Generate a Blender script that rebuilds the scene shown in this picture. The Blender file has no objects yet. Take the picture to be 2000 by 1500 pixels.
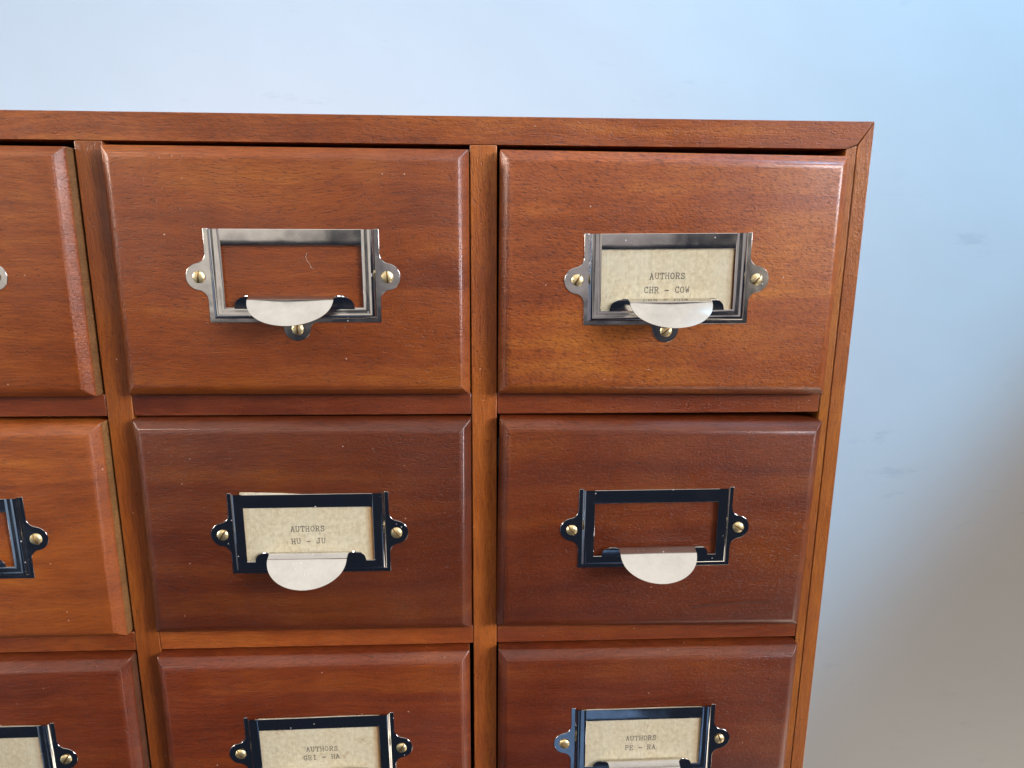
import bpy, bmesh, math, random
from mathutils import Vector, Matrix
random.seed(4)
S = bpy.context.scene
COL = S.collection
CM = 0.01
R = math.radians

# ------------------------------------------------------------------ camera
cam = bpy.data.cameras.new("camera")
cam.lens = 23.994; cam.sensor_width = 36.0
cam.clip_start = 0.01; cam.clip_end = 50
camo = bpy.data.objects.new("camera", cam); COL.objects.link(camo)
rot = (Matrix.Rotation(-0.0457726545, 4, 'Z') @ Matrix.Rotation(1.35726246, 4, 'X') @ Matrix.Rotation(0.00566658, 4, 'Z'))
camo.matrix_world = Matrix.Translation((-0.131*CM, -32.073*CM, -5.178*CM)) @ rot
S.camera = camo

# ------------------------------------------------------------------ light
S.view_settings.view_transform = 'Standard'; S.view_settings.look = 'None'
S.view_settings.gamma = 1; S.view_settings.exposure = 0.0
w = bpy.data.worlds.new("World"); S.world = w; w.use_nodes = True
w.node_tree.nodes['Background'].inputs[0].default_value = (0.34, 0.46, 0.80, 1)
w.node_tree.nodes['Background'].inputs[1].default_value = 0.036

def area(name, loc, target, sx, sy, power, color, spread=180):
    l = bpy.data.lights.new(name, 'AREA'); l.shape = 'RECTANGLE'; l.size = sx; l.size_y = sy
    l.energy = power; l.color = color; l.spread = R(spread)
    o = bpy.data.objects.new(name, l); COL.objects.link(o)
    o.location = loc
    o.rotation_euler = (Vector(target)-Vector(loc)).to_track_quat('-Z', 'Y').to_euler()
    return o
def spot(name, loc, target, power, color, cone, blend, radius):
    l = bpy.data.lights.new(name, 'SPOT'); l.energy = power; l.color = color
    l.spot_size = R(cone); l.spot_blend = blend; l.shadow_soft_size = radius
    o = bpy.data.objects.new(name, l); COL.objects.link(o)
    o.location = loc
    o.rotation_euler = (Vector(target)-Vector(loc)).to_track_quat('-Z', 'Y').to_euler()
    return o
# edge of the high window's light falls across the wall from upper right to lower left
LP = Vector((1.3, -0.6, 2.2))
_w1, _w2 = Vector((0.6175, 0.42, -0.185)), Vector((0.4303, 0.42, -0.4409))
_mid = (_w1+_w2)/2; _al = (_w1-_w2).normalized(); _pe = Vector((-_al.z, 0, _al.x))
_lo, _hi = -3.0, 3.0
for _ in range(50):
    _s = (_lo+_hi)/2; LT = _mid+_pe*0.85+_al*_s
    if (_w1-LP).angle(LT-LP) > (_w2-LP).angle(LT-LP): _lo = _s
    else: _hi = _s
_half = math.degrees((_w1-LP).angle(LT-LP))
LC, LB = 2*(_half+1.9), 0.23
spot("high_window_daylight", LP, LT, 610, (0.21, 0.56, 0.97), LC, LB, 0.06)
area("side_window", (1.45, -1.05, 0.34), (-0.08, 0.0, -0.24), 0.75, 1.05, 2.9, (0.95, 0.93, 1.0), 27)
area("ceiling_bounce", (0.0, -1.1, 1.8), (0.0, -0.60, -0.2), 3.2, 2.4, 27, (1.0, 0.94, 0.86))
area("room_fill", (-1.52, -2.3, 1.20), (-1.52, 0.0, 1.20), 1.84, 3.0, 13.5, (1.0, 0.90, 0.80))  # added fills behind the camera, split so the nickel reflects separate bands
area("room_fill", (0.17, -2.3, 1.20), (0.17, 0.0, 1.20), 1.10, 3.0, 4.6, (0.98, 0.88, 0.86))
area("room_fill", (1.72, -2.3, 1.20), (1.72, 0.0, 1.20), 1.36, 3.0, 7.5, (1.0, 0.88, 0.75))
area("low_wall_fill", (1.15, -0.05, -1.45), (0.75, 0.42, -0.4), 1.3, 0.6, 6.0, (1.0, 0.90, 0.78))  # added unseen fill that warms and brightens the lower right wall
area("floor_daylight", (0.20, -1.25, -1.25), (0.20, -1.25, 0.0), 0.36, 0.6, 0.25, (0.32, 0.55, 1.0))
area("far_window", (-1.6, -0.70, -0.35), (0.0, -0.1, -0.35), 1.3, 1.9, 3.2, (0.50, 0.70, 1.0))
area("left_window", (-1.3, -0.12, 0.22), (-0.1, -0.12, -0.1), 0.5, 0.9, 2.6, (1.0, 0.88, 0.76), 28)

# ------------------------------------------------------------------ helpers
def mesh(name, verts, faces, mat, parent=None, smooth=35, cm=True):
    me = bpy.data.meshes.new(name)
    k = CM if cm else 1
    me.from_pydata([(v[0]*k, v[1]*k, v[2]*k) for v in verts], [], faces)
    bm = bmesh.new(); bm.from_mesh(me)
    bmesh.ops.remove_doubles(bm, verts=bm.verts, dist=1e-6)
    bmesh.ops.recalc_face_normals(bm, faces=bm.faces)
    bm.to_mesh(me); bm.free()
    if smooth:
        me.polygons.foreach_set('use_smooth', [True]*len(me.polygons))
        me.set_sharp_from_angle(angle=R(smooth))
    me.materials.append(mat)
    o = bpy.data.objects.new(name, me); COL.objects.link(o)
    if parent: o.parent = parent
    return o
def empty(name, loc=(0, 0, 0)):
    o = bpy.data.objects.new(name, None); COL.objects.link(o)
    o.empty_display_size = 0.02; o.location = [c*CM for c in loc]
    return o
def tag(o, label=None, cat=None, group=None, kind=None):
    if label: o['label'] = label
    if cat: o['category'] = cat
    if group: o['group'] = group
    if kind: o['kind'] = kind
    return o
def bevel(o, wcm, seg=2, ang=40):
    m = o.modifiers.new('bevel', 'BEVEL'); m.width = wcm*CM; m.segments = seg
    m.limit_method = 'ANGLE'; m.angle_limit = R(ang); m.harden_normals = False
    return o
def prism(name, poly, y0, y1, mat, parent=None, bev=0.05, sub=0):
    """polygon in x,z (cm) extruded from y0 (front) to y1"""
    n = len(poly)
    v = [(x, y0, z) for x, z in poly] + [(x, y1, z) for x, z in poly]
    f = [tuple(range(n)), tuple(range(2*n-1, n-1, -1))]
    f += [(i, i+n, (i+1) % n + n, (i+1) % n) for i in range(n)]
    o = mesh(name, v, f, mat, parent)
    if bev: bevel(o, bev)
    return o
def box(name, x0, x1, y0, y1, z0, z1, mat, parent=None, bev=0.05):
    return prism(name, [(x0, z0), (x1, z0), (x1, z1), (x0, z1)], y0, y1, mat, parent, bev)

# ------------------------------------------------------------------ materials
class NT:
    def __init__(s, name):
        s.m = bpy.data.materials.new(name); s.m.use_nodes = True
        s.t = s.m.node_tree; s.n = s.t.nodes; s.b = s.n['Principled BSDF']
        s.out = s.n['Material Output']
    def new(s, typ, **kw):
        n = s.n.new(typ)
        for k, v in kw.items(): setattr(n, k, v)
        return n
    def link(s, a, b): s.t.links.new(a, b)
    def put(s, sock, val):
        if hasattr(val, 'links') or hasattr(val, 'is_output'): s.link(val, sock)
        else: sock.default_value = val
    def math(s, op, a, b=0.0, c=0.0, clamp=False):
        n = s.new('ShaderNodeMath', operation=op); n.use_clamp = clamp
        s.put(n.inputs[0], a); s.put(n.inputs[1], b); s.put(n.inputs[2], c)
        return n.outputs[0]
    def vmath(s, op, a, b):
        n = s.new('ShaderNodeVectorMath', operation=op)
        s.put(n.inputs[0], a); s.put(n.inputs[1], b); return n.outputs[0]
    def noise(s, vec, scale=1.0, detail=2.0, rough=0.5, dist=0.0):
        n = s.new('ShaderNodeTexNoise'); s.link(vec, n.inputs['Vector'])
        n.inputs['Scale'].default_value = scale; n.inputs['Detail'].default_value = detail
        n.inputs['Roughness'].default_value = rough; n.inputs['Distortion'].default_value = dist
        return n.outputs['Fac']
    def rng(s, v, a, b, c=0.0, d=1.0):
        n = s.new('ShaderNodeMapRange'); n.clamp = True
        s.put(n.inputs['Value'], v)
        n.inputs['From Min'].default_value = a; n.inputs['From Max'].default_value = b
        n.inputs['To Min'].default_value = c; n.inputs['To Max'].default_value = d
        return n.outputs['Result']
    def mix(s, fac, a, b, mode='MIX'):
        n = s.new('ShaderNodeMix', data_type='RGBA', blend_type=mode)
        s.put(n.inputs[0], fac); s.put(n.inputs[6], a); s.put(n.inputs[7], b)
        return n.outputs[2]
    def bump(s, h, strength, dist):
        n = s.new('ShaderNodeBump'); s.link(h, n.inputs['Height'])
        n.inputs['Strength'].default_value = strength; n.inputs['Distance'].default_value = dist
        s.link(n.outputs[0], s.b.inputs['Normal']); return n

def wood(name, vertical=False, light=(0.57, 0.190, 0.026), mid=(0.34, 0.082, 0.016), dark=(0.15, 0.028, 0.009), rough=0.40, coat=0.62):
    N = NT(name)
    tc = N.new('ShaderNodeTexCoord'); oi = N.new('ShaderNodeObjectInfo')
    off = N.new('ShaderNodeCombineXYZ')
    N.link(N.math('MULTIPLY', oi.outputs['Random'], 3.1), off.inputs[0])
    N.link(N.math('MULTIPLY', oi.outputs['Random'], 7.7), off.inputs[1])
    N.link(N.math('MULTIPLY', oi.outputs['Random'], 5.3), off.inputs[2])
    v = N.vmath('ADD', tc.outputs['Object'], off.outputs[0])
    if vertical:
        sp = N.new('ShaderNodeSeparateXYZ'); N.link(v, sp.inputs[0])
        cb = N.new('ShaderNodeCombineXYZ')
        N.link(sp.outputs[2], cb.inputs[0]); N.link(sp.outputs[1], cb.inputs[1]); N.link(sp.outputs[0], cb.inputs[2])
        v = cb.outputs[0]
    # slow waviness of the grain
    wv = N.noise(N.vmath('MULTIPLY', v, (9, 4, 14)), 1.0, 2.0)
    wz = N.math('MULTIPLY', N.math('SUBTRACT', wv, 0.5), 0.022)
    cz = N.new('ShaderNodeCombineXYZ'); N.link(wz, cz.inputs[2])
    g = N.vmath('ADD', v, cz.outputs[0])
    band = N.noise(N.vmath('MULTIPLY', g, (5, 20, 95)), 1.0, 5.0, 0.6)
    broad = N.noise(N.vmath('MULTIPLY', g, (7, 9, 20)), 1.0, 3.0, 0.55)
    blot = N.noise(N.vmath('MULTIPLY', v, (24, 24, 30)), 1.0, 4.0, 0.6)
    fibre = N.noise(N.vmath('MULTIPLY', g, (110, 500, 1900)), 1.0, 3.0, 0.6)
    pore = N.noise(N.vmath('MULTIPLY', g, (430, 900, 1600)), 1.0, 2.0, 0.5)
    # diagonal figure of ribbon mahogany, strength from object alpha
    dv = N.new('ShaderNodeVectorRotate', rotation_type='Y_AXIS'); N.link(v, dv.inputs['Vector']); dv.inputs['Angle'].default_value = R(-24)
    fig = N.noise(N.vmath('MULTIPLY', dv.outputs[0], (330, 500, 1300)), 1.0, 3.0, 0.6)
    t = N.math('ADD', N.math('MULTIPLY', band, 0.85), N.math('MULTIPLY', broad, 0.75))
    t = N.math('ADD', t, N.math('MULTIPLY', blot, 0.55))
    t = N.rng(t, 0.70, 1.52)
    cr = N.new('ShaderNodeValToRGB'); N.link(t, cr.inputs[0])
    e = cr.color_ramp.elements; e[0].position = 0.0; e[0].color = (*dark, 1); e[1].position = 1.0; e[1].color = (*light, 1)
    m = e.new(0.48); m.color = (*mid, 1)
    c = cr.outputs[0]
    c = N.mix(N.rng(fibre, 0.35, 0.7, 0.0, 0.62), c, (0.42, 0.34, 0.34, 1), 'MULTIPLY')
    c = N.mix(N.rng(pore, 0.57, 0.70, 0.0, 0.42), c, (0.25, 0.20, 0.24, 1), 'MULTIPLY')
    figa = N.math('SUBTRACT', 1.0, oi.outputs['Alpha'])
    c = N.mix(N.math('MULTIPLY', N.rng(fig, 0.5, 0.66), figa), c, (0.36, 0.30, 0.34, 1), 'MULTIPLY')
    c = N.mix(1.0, c, oi.outputs['Color'], 'MULTIPLY')
    # dust specks
    vo = N.new('ShaderNodeTexVoronoi'); N.link(v, vo.inputs['Vector']); vo.inputs['Scale'].default_value = 210
    rs = N.new('ShaderNodeSeparateColor'); N.link(vo.outputs['Color'], rs.inputs[0])
    sp_ = N.math('MULTIPLY', N.rng(vo.outputs['Distance'], 0.05, 0.09, 1.0, 0.0), N.rng(rs.outputs[0], 0.90, 0.92))
    c = N.mix(N.math('MULTIPLY', sp_, 0.6), c, (0.75, 0.62, 0.50, 1))
    # finish rubbed through along the edges
    bv = N.new('ShaderNodeBevel'); bv.samples = 4; bv.inputs['Radius'].default_value = 0.0009
    ge = N.new('ShaderNodeNewGeometry')
    dp = N.new('ShaderNodeVectorMath', operation='DOT_PRODUCT'); N.link(bv.outputs[0], dp.inputs[0]); N.link(ge.outputs['Normal'], dp.inputs[1])
    ew = N.math('MULTIPLY', N.rng(dp.outputs['Value'], 0.985, 0.90, 0.0, 0.55), N.rng(N.noise(v, 110, 4.0, 0.7), 0.42, 0.62))
    c = N.mix(ew, c, (0.34, 0.19, 0.085, 1))
    N.link(c, N.b.inputs['Base Color'])
    peel = N.noise(v, 800, 3.0, 0.6)
    h = N.math('ADD', N.math('MULTIPLY', peel, 1.0), N.math('MULTIPLY', fibre, 0.7))
    h = N.math('SUBTRACT', h, N.math('MULTIPLY', N.rng(pore, 0.58, 0.7), 0.8))
    N.bump(h, 0.55, 0.0004)
    N.link(N.math('ADD', N.rng(peel, 0.3, 0.7, rough-0.08, rough+0.06), N.rng(N.noise(v, 26, 4.0, 0.65), 0.4, 0.7, -0.06, 0.16)), N.b.inputs['Roughness'])
    N.link(N.rng(N.noise(v, 19, 4.0, 0.6), 0.35, 0.65, coat*1.3, coat*0.5), N.b.inputs['Coat Weight'])
    N.b.inputs['Coat Roughness'].default_value = 0.30
    N.b.inputs['Specular IOR Level'].default_value = 0.35
    return N.m
M = {}
M['wood_h'] = wood("mahogany_across")
M['wood_v'] = wood("mahogany_upright", True, light=(0.56, 0.205, 0.022), mid=(0.40, 0.118, 0.016), dark=(0.20, 0.045, 0.011))
M['wood_edge'] = wood("worn_edge_wood", False, light=(0.36, 0.18, 0.065), mid=(0.26, 0.12, 0.045), dark=(0.14, 0.06, 0.022), rough=0.6, coat=0)
M['wood_in'] = wood("plain_inner_wood", False, light=(0.10, 0.05, 0.02), mid=(0.06, 0.03, 0.015), dark=(0.03, 0.015, 0.008), rough=0.7, coat=0)

def metal(name, col, rough, specks=True, bumpy=0.15):
    N = NT(name)
    tc = N.new('ShaderNodeTexCoord'); v = tc.outputs['Object']
    oi = N.new('ShaderNodeObjectInfo')
    off = N.new('ShaderNodeCombineXYZ'); N.link(oi.outputs['Random'], off.inputs[0]); N.link(oi.outputs['Random'], off.inputs[2])
    v = N.vmath('ADD', v, off.outputs[0])
    N.b.inputs['Metallic'].default_value = 1.0
    n1 = N.noise(v, 90, 3.0, 0.6)
    base = N.mix(N.rng(n1, 0.35, 0.75), (*col, 1), tuple(c*0.85 for c in col) + (1,))
    r = N.rng(n1, 0.3, 0.8, rough, rough+0.10)
    if specks:
        vo = N.new('ShaderNodeTexVoronoi'); N.link(v, vo.inputs['Vector']); vo.inputs['Scale'].default_value = 420
        rs = N.new('ShaderNodeSeparateColor'); N.link(vo.outputs['Color'], rs.inputs[0])
        s_ = N.math('MULTIPLY', N.rng(vo.outputs['Distance'], 0.08, 0.16, 1.0, 0.0), N.rng(rs.outputs[0], 0.90, 0.93))
        base = N.mix(N.math('MULTIPLY', s_, 0.8), base, (0.75, 0.75, 0.72, 1))
        r = N.math('ADD', r, N.math('MULTIPLY', s_, 0.5), clamp=True)
        N.link(N.math('SUBTRACT', 1.0, N.math('MULTIPLY', s_, 0.9)), N.b.inputs['Metallic'])
    N.link(base, N.b.inputs['Base Color']); N.link(r, N.b.inputs['Roughness'])
    N.bump(N.math('ADD', N.noise(v, 60, 2.0, 0.5), N.math('MULTIPLY', N.noise(v, 22, 2.0), 3.0)), bumpy, 0.0012)
    return N.m
M['nickel'] = metal("nickel_plate", (0.72, 0.70, 0.67), 0.10)
M['brass'] = metal("brass", (0.98, 0.80, 0.44), 0.40, False, 0.05)
M['slot'] = metal("slot_shade_brass", (0.38, 0.24, 0.10), 0.45, False, 0.05)  # recess shade and grime put into a darker brass for the slots
M['steel'] = metal("dull_steel", (0.45, 0.46, 0.48), 0.35, False, 0.05)

def card_mat(name, stain_right=0.0, fox=0.3):
    N = NT(name)
    tc = N.new('ShaderNodeTexCoord'); v = tc.outputs['Object']
    sp = N.new('ShaderNodeSeparateXYZ'); N.link(v, sp.inputs[0])
    oi = N.new('ShaderNodeObjectInfo')
    off = N.new('ShaderNodeCombineXYZ'); N.link(oi.outputs['Random'], off.inputs[0]); N.link(oi.outputs['Random'], off.inputs[2])
    vv = N.vmath('ADD', v, off.outputs[0])
    mott = N.noise(vv, 420, 4.0, 0.7)
    big = N.noise(vv, 70, 3.0, 0.55)
    c = N.mix(N.rng(mott, 0.35, 0.68), (0.80, 0.72, 0.53, 1), (0.63, 0.53, 0.35, 1))
    c = N.mix(N.rng(big, 0.45, 0.72, 0.0, 0.5), c, (0.76, 0.74, 0.61, 1))
    blo = N.noise(vv, 130, 3.0, 0.6)
    c = N.mix(N.rng(blo, 0.60, 0.74, 0.0, fox), c, (0.46, 0.25, 0.11, 1))
    # paper fibres, short grey streaks
    pf = N.noise(N.vmath('MULTIPLY', vv, (900, 900, 260)), 1.0, 2.0)
    c = N.mix(N.rng(pf, 0.60, 0.72, 0.0, 0.35), c, (0.36, 0.32, 0.24, 1))
    # sleeve ridges: their fine shaded lines painted into the card colour
    ru = N.math('ABSOLUTE', N.math('SUBTRACT', N.math('FRACT', N.math('MULTIPLY', sp.outputs[0], 195.0)), 0.5))
    c = N.mix(N.rng(ru, 0.0, 0.045, 0.22, 0.0), c, (0.40, 0.34, 0.22, 1))
    # aged brown margins
    ed = N.rng(sp.outputs[0], 0.0265, 0.0300, 0.0, stain_right)
    c = N.mix(ed, c, (0.40, 0.19, 0.05, 1))
    ed2 = N.rng(sp.outputs[0], -0.0310, -0.0285, 0.35, 0.0)
    c = N.mix(ed2, c, (0.50, 0.36, 0.18, 1))
    N.link(c, N.b.inputs['Base Color']); N.b.inputs['Roughness'].default_value = 0.75
    N.bump(mott, 0.2, 0.0002)
    return N.m
M['card_a'] = card_mat("aged_card", 0.5, 0.30)
M['card_b'] = card_mat("aged_card_browned", 1.0, 0.22)
M['card_c'] = card_mat("aged_card_foxed", 0.9, 0.80)
N = NT("typewriter_ink"); tc = N.new('ShaderNodeTexCoord')
N.link(N.mix(N.rng(N.noise(tc.outputs['Object'], 1500, 2), 0.35, 0.7), (0.055, 0.05, 0.055, 1), (0.24, 0.21, 0.17, 1)), N.b.inputs['Base Color'])
N.b.inputs['Roughness'].default_value = 0.8; M['ink'] = N.m
N = NT("clear_plastic_sleeve")
tr = N.new('ShaderNodeBsdfTransparent'); tr.inputs[0].default_value = (0.96, 0.96, 0.93, 1)
gl = N.new('ShaderNodeBsdfGlossy'); gl.inputs['Roughness'].default_value = 0.12
fr = N.new('ShaderNodeFresnel'); fr.inputs[0].default_value = 1.28
mx = N.new('ShaderNodeMixShader'); N.link(fr.outputs[0], mx.inputs[0]); N.link(tr.outputs[0], mx.inputs[1]); N.link(gl.outputs[0], mx.inputs[2])
N.link(mx.outputs[0], N.out.inputs[0]); M['clear'] = N.m

# painted wall
N = NT("painted_plaster")
tc = N.new('ShaderNodeTexCoord'); v = tc.outputs['Object']
sm = N.noise(v, 3.5, 4.0, 0.6); fn = N.noise(v, 45, 3.0, 0.6)
c = N.mix(N.rng(sm, 0.35, 0.7), (0.72, 0.70, 0.665, 1), (0.695, 0.675, 0.64, 1))
sm2 = N.noise(N.vmath('MULTIPLY', v, (16, 16, 55)), 1.0, 4.0, 0.65)
mask = N.noise(v, 5.0, 2.0)
c = N.mix(N.math('MULTIPLY', N.rng(sm2, 0.62, 0.74, 0, 0.30), N.rng(mask, 0.46, 0.58)), c, (0.42, 0.44, 0.47, 1))
vo = N.new('ShaderNodeTexVoronoi'); N.link(v, vo.inputs['Vector']); vo.inputs['Scale'].default_value = 15
rs = N.new('ShaderNodeSeparateColor'); N.link(vo.outputs['Color'], rs.inputs[0])
N.link(N.mix(N.math('MULTIPLY', N.rng(vo.outputs['Distance'], 0.018, 0.04, 0.45, 0.0), N.rng(rs.outputs[0], 0.6, 0.65)), c, (0.30, 0.30, 0.31, 1)), N.b.inputs['Base Color'])
N.b.inputs['Roughness'].default_value = 0.55
hh = N.math('ADD', N.math('MULTIPLY', N.noise(v, 6, 2.0), 1.0), N.math('MULTIPLY', fn, 0.06))
N.bump(hh, 0.12, 0.02)
M['wall'] = N.m

# ------------------------------------------------------------------ setting
wall = mesh("wall", [(-200, 42, -140), (200, 42, -140), (200, 42, 160), (-200, 42, 160),
                     (-200, 54, -140), (200, 54, -140), (200, 54, 160), (-200, 54, 160)],
            [(0, 1, 2, 3), (7, 6, 5, 4), (0, 4, 5, 1), (1, 5, 6, 2), (2, 6, 7, 3), (3, 7, 4, 0)], M['wall'])
tag(wall, "pale painted wall behind the cabinet", kind='structure')

# ------------------------------------------------------------------ cabinet carcass
cab = empty("card_catalog_cabinet", (-8.6, 0, -39.4))
tag(cab, "reddish brown wooden card catalogue cabinet with small drawers in front of the pale wall", "cabinet")
OFF = (8.6, 0, 39.4)
def into(o, loc=(0, 0, 0)):
    o.parent = cab; o.location = [(loc[i] + OFF[i])*CM for i in range(3)]; return o
def tint(o, c=(1, 1, 1), fig=0.0):
    o.color = (c[0], c[1], c[2], 1.0-fig); return o

A1, A2, M1, M2, S1, SB, S2 = -17.82, -16.62, -0.608, 0.608, 16.592, 17.062, 17.785
T1, R1, R2, Q1, Q2 = -1.20, -12.572, -13.636, -24.99, -26.02
W1, W2 = -37.39, -38.42              # rail under the fourth row is the base
XL1, XLB, XL2 = -33.82, -34.29, -35.01   # left end, mirrored
B = -38.45; DEEP = 41.7
top = prism("top_panel", [(XL2, 0), (S2, 0), (SB+0.02, -1.0), (S1, -1.2), (XL1, -1.2), (XLB-0.02, -1.0)], 0, DEEP, M['wood_h'], bev=0.022); tint(into(top), (1.12, 1.16, 1.0), 0.35)
sr = prism("side_panel", [(S2, -0.03), (S2, B), (SB+0.022, B), (SB+0.045, -1.05)], -0.01, DEEP, M['wood_v'], bev=0.03); tint(into(sr), (1.0, 0.98, 1.25))
sl = prism("side_panel", [(XL2, -0.03), (XLB-0.035, -1.02), (XLB-0.015, B), (XL2, B)], -0.01, DEEP, M['wood_v'], bev=0.03); tint(into(sl))
e1 = prism("edge_strip", [(S1, -1.22), (SB-0.005, -1.05), (SB-0.012, B), (S1, B)], 0.0, 6, M['wood_v'], bev=0.02); tint(into(e1), (1.05, 1.08, 1.25))
e2 = prism("edge_strip", [(XL1, -1.215), (XL1, B), (XLB, B), (XLB-0.01, -1.035)], 0.0, 6, M['wood_v'], bev=0.02); tint(into(e2))
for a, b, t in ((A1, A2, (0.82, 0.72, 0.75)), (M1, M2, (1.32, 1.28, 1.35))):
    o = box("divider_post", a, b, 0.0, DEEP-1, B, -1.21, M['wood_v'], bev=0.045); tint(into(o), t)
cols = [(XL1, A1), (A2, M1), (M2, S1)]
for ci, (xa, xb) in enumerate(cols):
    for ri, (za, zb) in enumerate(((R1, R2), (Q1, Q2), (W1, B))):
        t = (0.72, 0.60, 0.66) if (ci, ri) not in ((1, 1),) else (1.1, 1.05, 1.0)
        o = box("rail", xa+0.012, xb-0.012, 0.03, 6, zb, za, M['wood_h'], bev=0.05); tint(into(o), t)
o = box("back_panel", XLB, SB, DEEP-0.95, DEEP-0.05, B, -1.25, M['wood_in'], bev=0); into(o)
o = box("bottom_panel", XLB, SB, 6.1, DEEP-1.1, B, B+0.9, M['wood_in'], bev=0); into(o)

# ------------------------------------------------------------------ drawers
DW, DH = 15.82, 11.05
PROUD = 0.90
def front_board():
    """edge profile: (inset, y) rings, mitred at the corners"""
    prof = [(0.0, 1.2), (0.0, -0.42), (0.02, -0.46), (0.06, -0.51), (0.12, -0.575), (0.19, -0.645), (0.26, -0.71), (0.33, -0.765), (0.40, -0.815), (0.47, -0.855), (0.54, -0.883), (0.62, -PROUD)]
    v, f = [], []
    for d, y in prof:
        v += [(d-DW/2, y, -DH+d), (DW/2-d, y, -DH+d), (DW/2-d, y, -d), (d-DW/2, y, -d)]
    for i in range(len(prof)-1):
        for k in range(4):
            f.append((4*i+k, 4*i+(k+1) % 4, 4*i+4+(k+1) % 4, 4*i+4+k))
    n = 4*(len(prof)-1)
    f.append((n, n+1, n+2, n+3)); f.append((3, 2, 1, 0))
    me = mesh("drawer", v, f, M['wood_h'], smooth=40)
    me.data.materials.append(M['wood_edge'])
    for q in me.data.polygons:
        if abs(q.normal.x) > 0.95: q.material_index = 1
    bevel(me, 0.035, 2, 50)
    return me
def drawer_box():
    v, f = [], []
    def bx(x0, x1, y0, y1, z0, z1):
        b = len(v)
        v.extend([(x0, y0, z0), (x1, y0, z0), (x1, y1, z0), (x0, y1, z0), (x0, y0, z1), (x1, y0, z1), (x1, y1, z1), (x0, y1, z1)])
        f.extend([tuple(b+i for i in q) for q in ((0, 1, 2, 3), (4, 5, 6, 7), (0, 1, 5, 4), (1, 2, 6, 5), (2, 3, 7, 6), (3, 0, 4, 7))])
    bx(-7.5, -6.7, 1.21, 36, -10.6, -1.5); bx(6.7, 7.5, 1.21, 36, -10.6, -1.5)
    bx(-6.69, 6.69, 1.21, 35, -10.6, -10.0); bx(-6.69, 6.69, 35.1, 36, -10.6, -1.5)
    return mesh("drawer_box", v, f, M['wood_in'], smooth=0)

# ---- label holder (nickel), local frame: x across, z up from top edge, -y towards the viewer, y=0 on the wood
def arc(cx, cz, r, a0, a1, n):
    return [(cx+r*math.cos(R(a0+(a1-a0)*i/n)), cz+r*math.sin(R(a0+(a1-a0)*i/n))) for i in range(n+1)]
HW, HH = 3.82, 4.12
def smoothear(cx, cz, r, fil, edge, n=10):
    """ear on a vertical edge x=edge going outward to -x; returns points from top to bottom"""
    # fillet circles tangent to the edge line and to the ear circle
    dx = abs(edge-cx)
    fx = edge - (-1)*(-fil)      # centre of fillet lies outside the edge (towards the ear)
    # centre distance r+fil, horizontal offset
    hx = (edge-fil) - cx
    hz = math.sqrt(max((r+fil)**2-hx**2, 0.0))
    top, bot = [], []
    ang = math.degrees(math.atan2(-hz, -hx))            # from fillet centre to ear centre
    fc = (edge-fil, cz+hz)
    a_end = ang if ang < 0 else ang-360
    top = [(fc[0]+fil*math.cos(R(a)), fc[1]+fil*math.sin(R(a))) for a in [0+(a_end-0)*i/n for i in range(n+1)]]
    s = math.degrees(math.atan2(hz, hx)); e_ = 360-s
    ear = arc(cx, cz, r, s, e_, 2*n)
    bot = [(p[0], 2*cz-p[1]) for p in reversed(top)]
    return top + ear[1:-1] + bot
def flange_poly():
    L = smoothear(-HW-0.30, -2.08, 0.60, 0.45, -HW)
    Bt = [( -(p[1]), p[0]) for p in smoothear(-0.24, 0.0, 0.60, 0.30, 0.0)]  # rotate: outward becomes downwards
    Bt = [(x+0.02, z-HH) for x, z in Bt]
    Bt = sorted(Bt, key=lambda p: 0)     # keep order
    if Bt[0][0] > Bt[-1][0]: Bt = Bt[::-1]
    Rr = [(-x, z) for x, z in reversed(L)]
    d = 0.20
    poly = [(-HW, 0.02)] + L + [(-HW, -HH)] + Bt + [(HW, -HH)] + Rr + [(HW, 0.02)]
    poly += [(HW-d, 0.02), (HW-d, -HH+d), (-HW+d, -HH+d), (-HW+d, 0.02)]
    return poly
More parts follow.
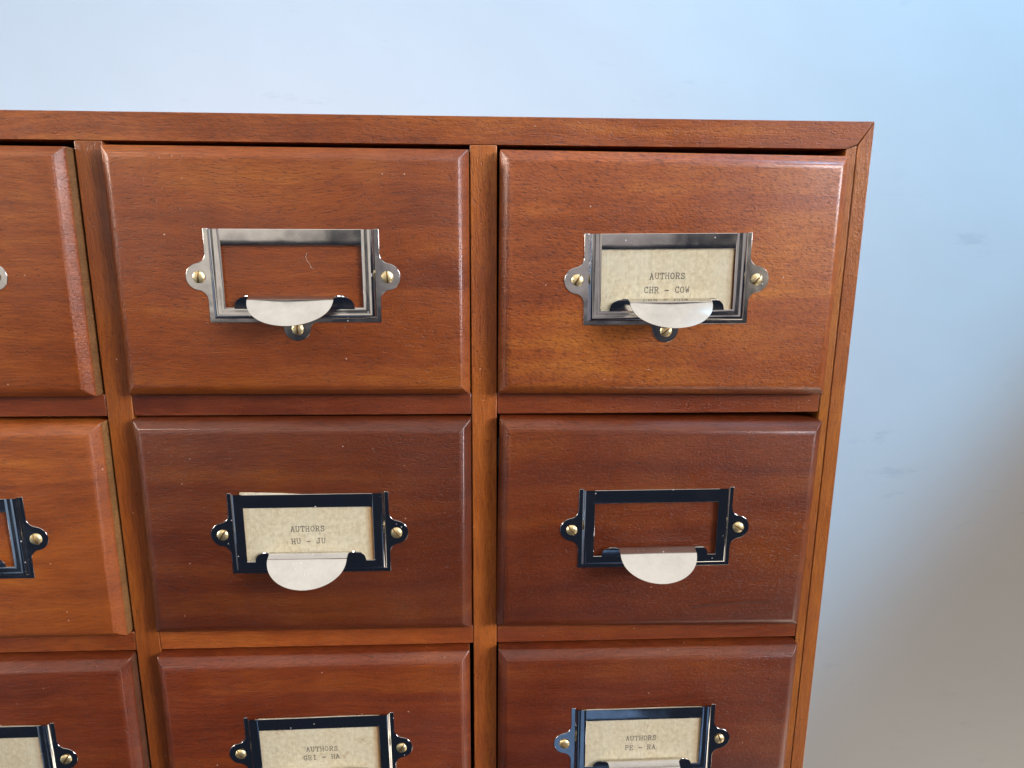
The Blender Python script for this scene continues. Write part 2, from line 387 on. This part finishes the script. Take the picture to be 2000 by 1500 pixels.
def holder_mesh():
    th = 0.035
    poly = flange_poly(); n = len(poly)
    v = [(x, -th, z) for x, z in poly] + [(x, 0.0, z) for x, z in poly]
    f = [tuple(range(n)), tuple(range(2*n-1, n-1, -1))] + [(i, i+n, (i+1) % n+n, (i+1) % n) for i in range(n)]
    # pressed step and raised face, swept round left, bottom, right
    prof = [(0.195, 0.030), (0.22, 0.050), (0.245, 0.095), (0.275, 0.148), (0.315, 0.178), (0.35, 0.189), (0.39, 0.187), (0.44, 0.177), (0.50, 0.174), (0.62, 0.174), (0.745, 0.172), (0.765, 0.158)]
    ztop = -0.005
    b0 = len(v)
    for d, h in prof:
        db = d*0.88
        v += [(-HW+d, -h, ztop), (-HW+d, -h, -HH+db), (HW-d, -h, -HH+db), (HW-d, -h, ztop)]
    m = len(prof)
    for i in range(m-1):
        for k in range(3):
            a = b0+4*i+k; f.append((a, a+1, a+5, a+4))
    # inner return wall of the window
    last = b0+4*(m-1); b1 = len(v)
    v += [(p[0], p[1]+0.035, p[2]) for p in v[last:last+4]]
    for k in range(3): f.append((last+k, last+k+1, b1+k+1, b1+k))
    # top bar of the face
    xi = HW-0.765
    rows = [(ztop, 0.162), (ztop-0.008, 0.170), (-0.03, 0.1715), (-0.20, 0.168), (-0.45, 0.161), (-0.66, 0.154), (-0.68, 0.151), (-0.69, 0.142), (-0.69, 0.120)]
    b2 = len(v)
    for z, h in rows:
        for i in range(9):
            x = -xi-0.02+(2*xi+0.04)*i/8
            v.append((x, -h-0.002, z))
    for r in range(len(rows)-1):
        for i in range(8):
            a = b2+9*r+i; f.append((a, a+1, a+10, a+9))
    return mesh("label_holder", v, f, M['nickel'], smooth=50)
def smooth_prof(p, n=3):
    out = []
    for i in range(len(p)-1):
        a, b, c, d = p[max(i-1, 0)], p[i], p[i+1], p[min(i+2, len(p)-1)]
        for k in range(n):
            t = k/n
            out.append(tuple(0.5*((2*b[q])+(-a[q]+c[q])*t+(2*a[q]-5*b[q]+4*c[q]-d[q])*t*t+(-a[q]+3*b[q]-3*c[q]+d[q])*t**3) for q in range(3)))
    return out+[p[-1]]
def pull_mesh():
    """bent finger pull, one curved sheet rising from the lower lip of the window"""
    prof = [(0.150, -3.62, 2.66), (0.16, -3.44, 2.66), (0.165, -3.30, 2.64), (0.175, -3.16, 2.59), (0.20, -3.03, 2.47), (0.25, -2.94, 2.30), (0.32, -2.885, 2.10), (0.41, -2.87, 1.95),
            (0.50, -2.885, 1.885), (0.66, -2.93, 1.87), (0.80, -2.972, 1.865), (0.86, -3.005, 1.865)]
    prof = smooth_prof(prof)
    tip = (1.86, -4.02)
    n = 16
    for i in range(1, n+1):
        t = i/n
        t2 = math.sin(t*math.pi/2)
        # slightly convex blade
        h = 0.86+(tip[0]-0.86)*t2 + 0.020*math.sin(math.pi*t2)
        z = -3.005+(tip[1]+3.005)*t2 + 0.018*math.sin(math.pi*t2)
        wv = 1.865*math.sqrt(max(0.0, 1-t2**2.0)) if i < n else 0.16
        prof.append((h, z, max(wv, 0.16)))
    v, f = [], []
    K = 14
    for h, z, wd in prof:
        for k in range(K+1):
            s = -1+2*k/K
            # the blade crowns slightly from side to side
            cr = 0.10*max(0.0, min(1.0, (h-0.86)/0.5))*(s*wd/1.865)**2
            v.append((wd*s, -h+0.7*cr, z-0.7*cr))
    for i in range(len(prof)-1):
        for k in range(K):
            a = i*(K+1)+k; f.append((a, a+1, a+K+2, a+K+1))
    o = mesh("finger_pull", v, f, M['nickel'], smooth=24)
    m = o.modifiers.new('thick', 'SOLIDIFY'); m.thickness = 0.028*CM; m.offset = 0
    o.modifiers.new('edges', 'EDGE_SPLIT').split_angle = R(24)
    return o
def screw_mesh(angle):
    v, f = [], []
    r = 0.275; rings = 7; seg = 28; sw = 0.036; dep = 0.06
    # head as grid of concentric rings, slot pressed in
    v.append((0, -(0.145-dep), 0))
    for i in range(1, rings*2+1):
        rr = r*i/(rings*2)
        for k in range(seg):
            a = 2*math.pi*k/seg
            x, z = rr*math.cos(a), rr*math.sin(a)
            h = 0.145*math.sqrt(max(0, 1-(rr/r*0.97)**2.4))
            v.append((x, -h, z))
    for k in range(seg): f.append((0, 1+k, 1+(k+1) % seg))
    for i in range(rings*2-1):
        for k in range(seg):
            a = 1+i*seg+k; b = 1+i*seg+(k+1) % seg
            f.append((a, b, b+seg, a+seg))
    o = mesh("screw", v, f, M['brass'], smooth=60)
    # slot as a cut: real recess, its shade deepened by the darker slot brass
    bm = bmesh.new(); bm.from_mesh(o.data)
    for sgn in (-1, 1):
        g = bm.verts[:]+bm.edges[:]+bm.faces[:]
        bmesh.ops.bisect_plane(bm, geom=g, plane_co=(0, 0, sgn*sw*CM), plane_no=(0, 0, 1))
    o.data.materials.append(M['slot'])
    ff = [q for q in bm.faces if abs(q.calc_center_median().z) < sw*CM*0.99]
    for q in ff: q.material_index = 1
    res = bmesh.ops.extrude_discrete_faces(bm, faces=[]) if False else bmesh.ops.extrude_face_region(bm, geom=ff)
    nv = [e for e in res['geom'] if isinstance(e, bmesh.types.BMVert)]
    bmesh.ops.delete(bm, geom=ff, context='FACES_ONLY')
    for q in nv: q.co.y += dep*CM
    bm.to_mesh(o.data); bm.free()
    o.data.set_sharp_from_angle(angle=R(45))
    return o

def stroke_font():
    s = 0.0
    F = {
     'A': [[(0.12, 0), (0.5, 1), (0.88, 0)], [(0.27, 0.36), (0.73, 0.36)], [(0, 0), (0.27, 0)], [(0.73, 0), (1, 0)], [(0.33, 1), (0.52, 1)]],
     'U': [[(0.15, 1), (0.15, 0.28), (0.27, 0.06), (0.5, 0), (0.73, 0.06), (0.85, 0.28), (0.85, 1)], [(0, 1), (0.32, 1)], [(0.68, 1), (1, 1)]],
     'T': [[(0.5, 1), (0.5, 0)], [(0.03, 0.76), (0.05, 1), (0.95, 1), (0.97, 0.76)], [(0.3, 0), (0.7, 0)]],
     'H': [[(0.15, 0), (0.15, 1)], [(0.85, 0), (0.85, 1)], [(0.15, 0.5), (0.85, 0.5)], [(0, 0), (0.32, 0)], [(0.68, 0), (1, 0)], [(0, 1), (0.32, 1)], [(0.68, 1), (1, 1)]],
     'O': [[(0.5, 0), (0.2, 0.12), (0.05, 0.5), (0.2, 0.88), (0.5, 1), (0.8, 0.88), (0.95, 0.5), (0.8, 0.12), (0.5, 0)]],
     'R': [[(0.17, 0), (0.17, 1)], [(0, 1), (0.62, 1), (0.85, 0.88), (0.85, 0.64), (0.62, 0.5), (0.17, 0.5)], [(0.52, 0.5), (0.86, 0)], [(0, 0), (0.36, 0)], [(0.78, 0), (1.02, 0)]],
     'S': [[(0.85, 0.72), (0.85, 1)], [(0.85, 0.78), (0.7, 0.96), (0.45, 1), (0.2, 0.92), (0.14, 0.74), (0.25, 0.58), (0.72, 0.45), (0.87, 0.28), (0.8, 0.08), (0.55, 0), (0.3, 0.04), (0.13, 0.24)], [(0.13, 0.28), (0.13, 0)]],
     'C': [[(0.88, 0.72), (0.88, 1)], [(0.88, 0.78), (0.7, 0.97), (0.45, 1), (0.18, 0.85), (0.07, 0.5), (0.18, 0.14), (0.48, 0), (0.75, 0.04), (0.92, 0.22)]],
     'W': [[(0.1, 1), (0.26, 0), (0.5, 0.68), (0.74, 0), (0.9, 1)], [(0, 1), (0.25, 1)], [(0.75, 1), (1, 1)]],
     'J': [[(0.68, 1), (0.68, 0.26), (0.55, 0.05), (0.32, 0), (0.1, 0.1), (0.06, 0.32)], [(0.42, 1), (0.92, 1)]],
     'G': [[(0.84, 0.72), (0.84, 1)], [(0.84, 0.78), (0.66, 0.97), (0.42, 1), (0.16, 0.85), (0.06, 0.5), (0.16, 0.14), (0.45, 0), (0.72, 0.05), (0.84, 0.15), (0.84, 0.42)], [(0.55, 0.42), (1, 0.42)]],
     'I': [[(0.5, 0), (0.5, 1)], [(0.2, 0), (0.8, 0)], [(0.2, 1), (0.8, 1)]],
     'P': [[(0.17, 0), (0.17, 1)], [(0, 1), (0.62, 1), (0.88, 0.88), (0.88, 0.6), (0.62, 0.46), (0.17, 0.46)], [(0, 0), (0.4, 0)]],
     'E': [[(0.17, 0), (0.17, 1)], [(0, 1), (0.86, 1), (0.86, 0.76)], [(0.17, 0.52), (0.6, 0.52)], [(0.6, 0.66), (0.6, 0.38)], [(0, 0), (0.9, 0), (0.9, 0.26)]],
     '-': [[(0.08, 0.42), (0.92, 0.42)]],
    }
    return F
FONT = stroke_font()
def lettering(lines, cx, parent, mat):
    """lines: (text, x of centre, z of middle, tilt) as flat inked strokes, cm"""
    v, f = [], []
    pitch, cw, ch, sw = 0.238, 0.185, 0.262, 0.0165
    for text, x0, z0, tilt in lines:
        for i, chh in enumerate(text):
            if chh == ' ': continue
            jx, jz = random.uniform(-.006, .006), random.uniform(-.008, .008)
            lx = (i-(len(text)-1)/2)*pitch - cw/2 + jx
            hw = sw*random.uniform(0.85, 1.2)*(1.5 if chh == '-' else 1)
            for st in FONT[chh]:
                for (a, b), (c, d) in zip(st, st[1:]):
                    p = Vector((lx+a*cw, b*ch-ch/2+jz)); q = Vector((lx+c*cw, d*ch-ch/2+jz))
                    t = (q-p)
                    if t.length < 1e-6: continue
                    t.normalize(); nn = Vector((-t.y, t.x))*hw; t = t*hw*0.6
                    qd = [p-t+nn, p-t-nn, q+t-nn, q+t+nn]
                    bidx = len(v)
                    for k in qd:
                        X = k.x*math.cos(tilt)-k.y*math.sin(tilt); Z = k.x*math.sin(tilt)+k.y*math.cos(tilt)
                        v.append((x0+X, -0.0022 - 0.00003*(len(v) % 97), z0+Z))
                    f.append((bidx, bidx+1, bidx+2, bidx+3))
    o = mesh("lettering", v, f, mat, parent, smooth=0)
    return o

# prototypes
P_board = front_board(); P_box = drawer_box(); P_holder = holder_mesh(); P_pull = pull_mesh(); P_screw = screw_mesh(0)
bevel(P_holder, 0.012, 2, 60)
used = set()
def inst(proto):
    if proto.name not in used:
        used.add(proto.name); return proto
    c = proto.copy(); COL.objects.link(c); return c

# drawer table: col,row : right edge x, top z (left, right), tint, figure, label, holder (cx, ztop, tilt), pull tweak
D = {
 (0, 0): (-17.95, -1.50, -1.52, (0.94, 0.93, 0.80), 0.1, None, (-25.56, -4.98, 0.0), 1.0),
 (1, 0): (-0.65, -1.43, -1.46, (0.87, 0.83, 0.72), 0.0, None, (-8.47, -4.93, 0.1), 1.0),
 (2, 0): (16.55, -1.45, -1.56, (1.14, 1.18, 1.15), 0.75, "lighter orange brown drawer front with coarse slanting grain", (8.345, -5.02, 0.65), 1.02),
 (0, 1): (-17.92, -13.82, -13.84, (1.08, 1.12, 0.95), 0.0, "bright orange brown drawer front", (-25.48, -17.30, 0.2), 1.0),
 (1, 1): (-0.64, -13.70, -13.76, (0.42, 0.35, 0.40), 0.0, "darkest reddish brown drawer front", (-8.44, -17.22, 0.1), 1.03),
 (2, 1): (16.56, -13.72, -13.96, (0.52, 0.42, 0.42), 0.35, "dark reddish drawer front tilted slightly, right side lower", (8.42, -17.19, 0.2), 1.05),
 (0, 2): (-17.93, -26.14, -26.16, (0.52, 0.41, 0.48), 0.0, None, (-25.66, -29.45, 0.2), 1.0),
 (1, 2): (-0.80, -26.13, -26.12, (0.58, 0.44, 0.45), 0.0, None, (-8.57, -29.37, 0.8), 1.0),
 (2, 2): (16.52, -26.10, -26.16, (0.48, 0.36, 0.42), 0.2, None, (8.34, -29.33, 0.3), 1.0),
 (0, 3): (-17.93, -38.5+11.05+0.0, -27.45, (0.8, 0.7, 0.7), 0.0, None, (-25.6, -41.6, 0.0), 1.0),
}
del D[(0, 3)]
random.seed(11)
holders = {}
for (ci, ri), (xr, zl, zr, tn, fig, lab, hd, pk) in D.items():
    cx = xr-DW/2; zt = (zl+zr)/2
    th = math.atan2(zr-zl, DW)
    b = inst(P_board); into(b, (cx, 0, zt)); b.rotation_euler = (0, -th, 0); tint(b, tn, fig)
    if lab: b['label'] = lab
    k = inst(P_box); k.parent = b; k.location = (0, 0, 0)
    def local(o, x, y, z, tilt=0.0):
        o.parent = b
        dx, dz = x-cx, z-zt
        o.location = ((dx*math.cos(-th)-dz*math.sin(-th))*CM, y*CM, (dx*math.sin(-th)+dz*math.cos(-th))*CM)
        o.rotation_euler = (0, -tilt+th, 0)
    hx, hz, tilt = hd; tilt = R(tilt)
    h = inst(P_holder); local(h, hx, -PROUD-0.004, hz, tilt)
    h.rotation_euler[0] = R(random.uniform(-0.25, 0.05)); h.rotation_euler[2] = R(random.uniform(-0.06, 0.06))
    pl = inst(P_pull); local(pl, hx, -PROUD-0.002, hz-(0.13 if ri == 2 else 0.03), tilt); pl.scale = (1, pk, 1)
    def rel(x, z): return hx+x*math.cos(tilt)-z*math.sin(tilt), hz+x*math.sin(tilt)+z*math.cos(tilt)
    for sx, sz in ((-HW-0.33, -2.08), (HW+0.33, -2.08), (0.02, -HH-0.30)):
        s = inst(P_screw); X, Z = rel(sx+random.uniform(-.02, .02), sz+random.uniform(-.02, .02)); local(s, X, -PROUD-0.036, Z, 0)
        s.rotation_euler = (random.uniform(-.08, .08), R(random.uniform(20, 160)), random.uniform(-.08, .08))
    holders[(ci, ri)] = (hx, hz, tilt)

# grey metal runner seen through the gap beside the middle post
o = box("runner", 0.66, 0.72, 0.5, 20, -16.6, -15.0, M['steel'], bev=0.01); into(o)

# ------------------------------------------------------------------ typed cards in the holders
cards = {
 (2, 0): ("card_a", [("AUTHORS", -0.02, -1.90, 0.0), ("CHR - COW", -0.02, -2.53, 0.0)], 0.0, "aged beige card typed AUTHORS CHR - COW in the metal holder of the lightest drawer front", 0.20),
 (1, 1): ("card_b", [("AUTHORS", -0.11, -1.80, 0.0), ("HU - JU", -0.10, -2.44, 0.0)], 0.006, "aged beige card typed AUTHORS HU - JU in the metal holder of the darkest drawer front", 0.0),
 (1, 2): ("card_c", [("AUTHORS", 0.05, -1.93, 0.0), ("GRI - HA", 0.0, -2.42, 0.02)], 0.0, "brown spotted card typed AUTHORS GRI - HA in its metal holder", 0.07),
 (2, 2): ("card_a", [("AUTHORS", -0.10, -1.85, 0.0), ("PE - RA", -0.12, -2.42, 0.0)], 0.0, "aged beige card typed AUTHORS PE - RA in its metal holder", 0.10),
 (0, 2): ("card_a", [], 0.0, "aged beige card cut off by the photo's left edge, in the lowest holder", 0.0),
}
for key, (mat, lines, tl, lab, gap) in cards.items():
    hx, hz, tilt = holders[key]
    # card: thin sheet with slightly uneven outline, slid into the holder
    xr = 3.22-gap; zt = -0.03 if key != (1, 1) else 0.02
    pts = [(-3.28, zt-0.04), (-3.0, zt-0.0), (-1.2, zt-0.01), (1.0, zt+0.005), (xr-0.05, zt-0.02), (xr, zt-0.06), (xr-0.02, -2.0), (xr, -3.70), (0, -3.72), (-3.28, -3.70), (-3.26, -2)]
    if key == (1, 1): pts[0:4] = [(-3.18, zt+0.08), (-3.05, zt+0.09), (-1.2, zt+0.02), (0.1, zt-0.09)]
    if key == (1, 1): pts[4] = (xr-0.05, zt-0.10); pts[5] = (xr, zt-0.12)
    n = len(pts)
    v = [(x, -0.020, z) for x, z in pts]+[(x, 0.0, z) for x, z in pts]
    f = [tuple(range(n)), tuple(range(2*n-1, n-1, -1))]+[(i, i+n, (i+1) % n+n, (i+1) % n) for i in range(n)]
    c = mesh("label_card", v, f, M[mat], smooth=0)
    c.location = (hx*CM, (-PROUD-0.075)*CM, hz*CM); c.rotation_euler = (0, -tilt-tl, 0)
    tag(c, lab, "label card", "typed cards in the metal holders")
    if lines:
        l = lettering(lines, 0, c, M['ink']); l.location = (0, -0.021*CM, 0)
    # clear sleeve in front of the card
    p = mesh("clear_sleeve", [(-3.3, -0.050, -0.02), (3.3, -0.050, -0.02), (3.3, -0.050, -3.7), (-3.3, -0.050, -3.7)], [(0, 1, 2, 3)], M['clear'], c, smooth=0)

# ------------------------------------------------------------------ lint in the empty holder
def tube(pts, r, name, mat, seg=5):
    v, f = [], []
    for i, p in enumerate(pts):
        a = Vector(pts[max(i-1, 0)]); b_ = Vector(pts[min(i+1, len(pts)-1)])
        t = (b_-a).normalized(); u = t.cross(Vector((0, 1, 0.1))).normalized(); w_ = t.cross(u)
        for k in range(seg):
            an = 2*math.pi*k/seg
            q = Vector(p)+u*math.cos(an)*r+w_*math.sin(an)*r
            v.append(tuple(q))
    for i in range(len(pts)-1):
        for k in range(seg):
            f.append((i*seg+k, i*seg+(k+1) % seg, (i+1)*seg+(k+1) % seg, (i+1)*seg+k))
    return mesh(name, v, f, mat)
N = NT("lint_fibre"); N.b.inputs['Base Color'].default_value = (0.50, 0.40, 0.34, 1); N.b.inputs['Roughness'].default_value = 0.9; M['lint'] = N.m
def curve(pts, n=6):
    out = []
    for (a, b) in zip(pts, pts[1:]):
        for i in range(n): out.append(tuple(a[k]+(b[k]-a[k])*i/n+(random.uniform(-.008, .008) if k != 1 else 0) for k in range(3)))
    return out+[pts[-1]]
y = -PROUD-0.012
lt = tube(curve([(-7.83, y, -5.95), (-7.90, y, -6.10), (-7.86, y, -6.28), (-7.76, y, -6.42), (-7.68, y, -6.62), (-7.56, y, -6.68)]), 0.008, "lint", M['lint'])
tag(lt, "tiny pale curled thread of lint inside the empty holder of the top middle drawer", "lint")

# thin dark split in the lower right of the tilted drawer front
dr = [o for o in cab.children if o.name.startswith('drawer') and o.get('label', '').startswith('dark reddish')][0]
N = NT("split_shadow"); N.b.inputs['Base Color'].default_value = (0.03, 0.012, 0.008, 1); N.b.inputs['Roughness'].default_value = 0.9
ck = tube(curve([(2.0, -PROUD-0.008, -9.75), (3.2, -PROUD-0.008, -9.62), (4.6, -PROUD-0.008, -9.50), (6.1, -PROUD-0.008, -9.47)], 5), 0.026, "split", N.m, 4)
ck.parent = dr
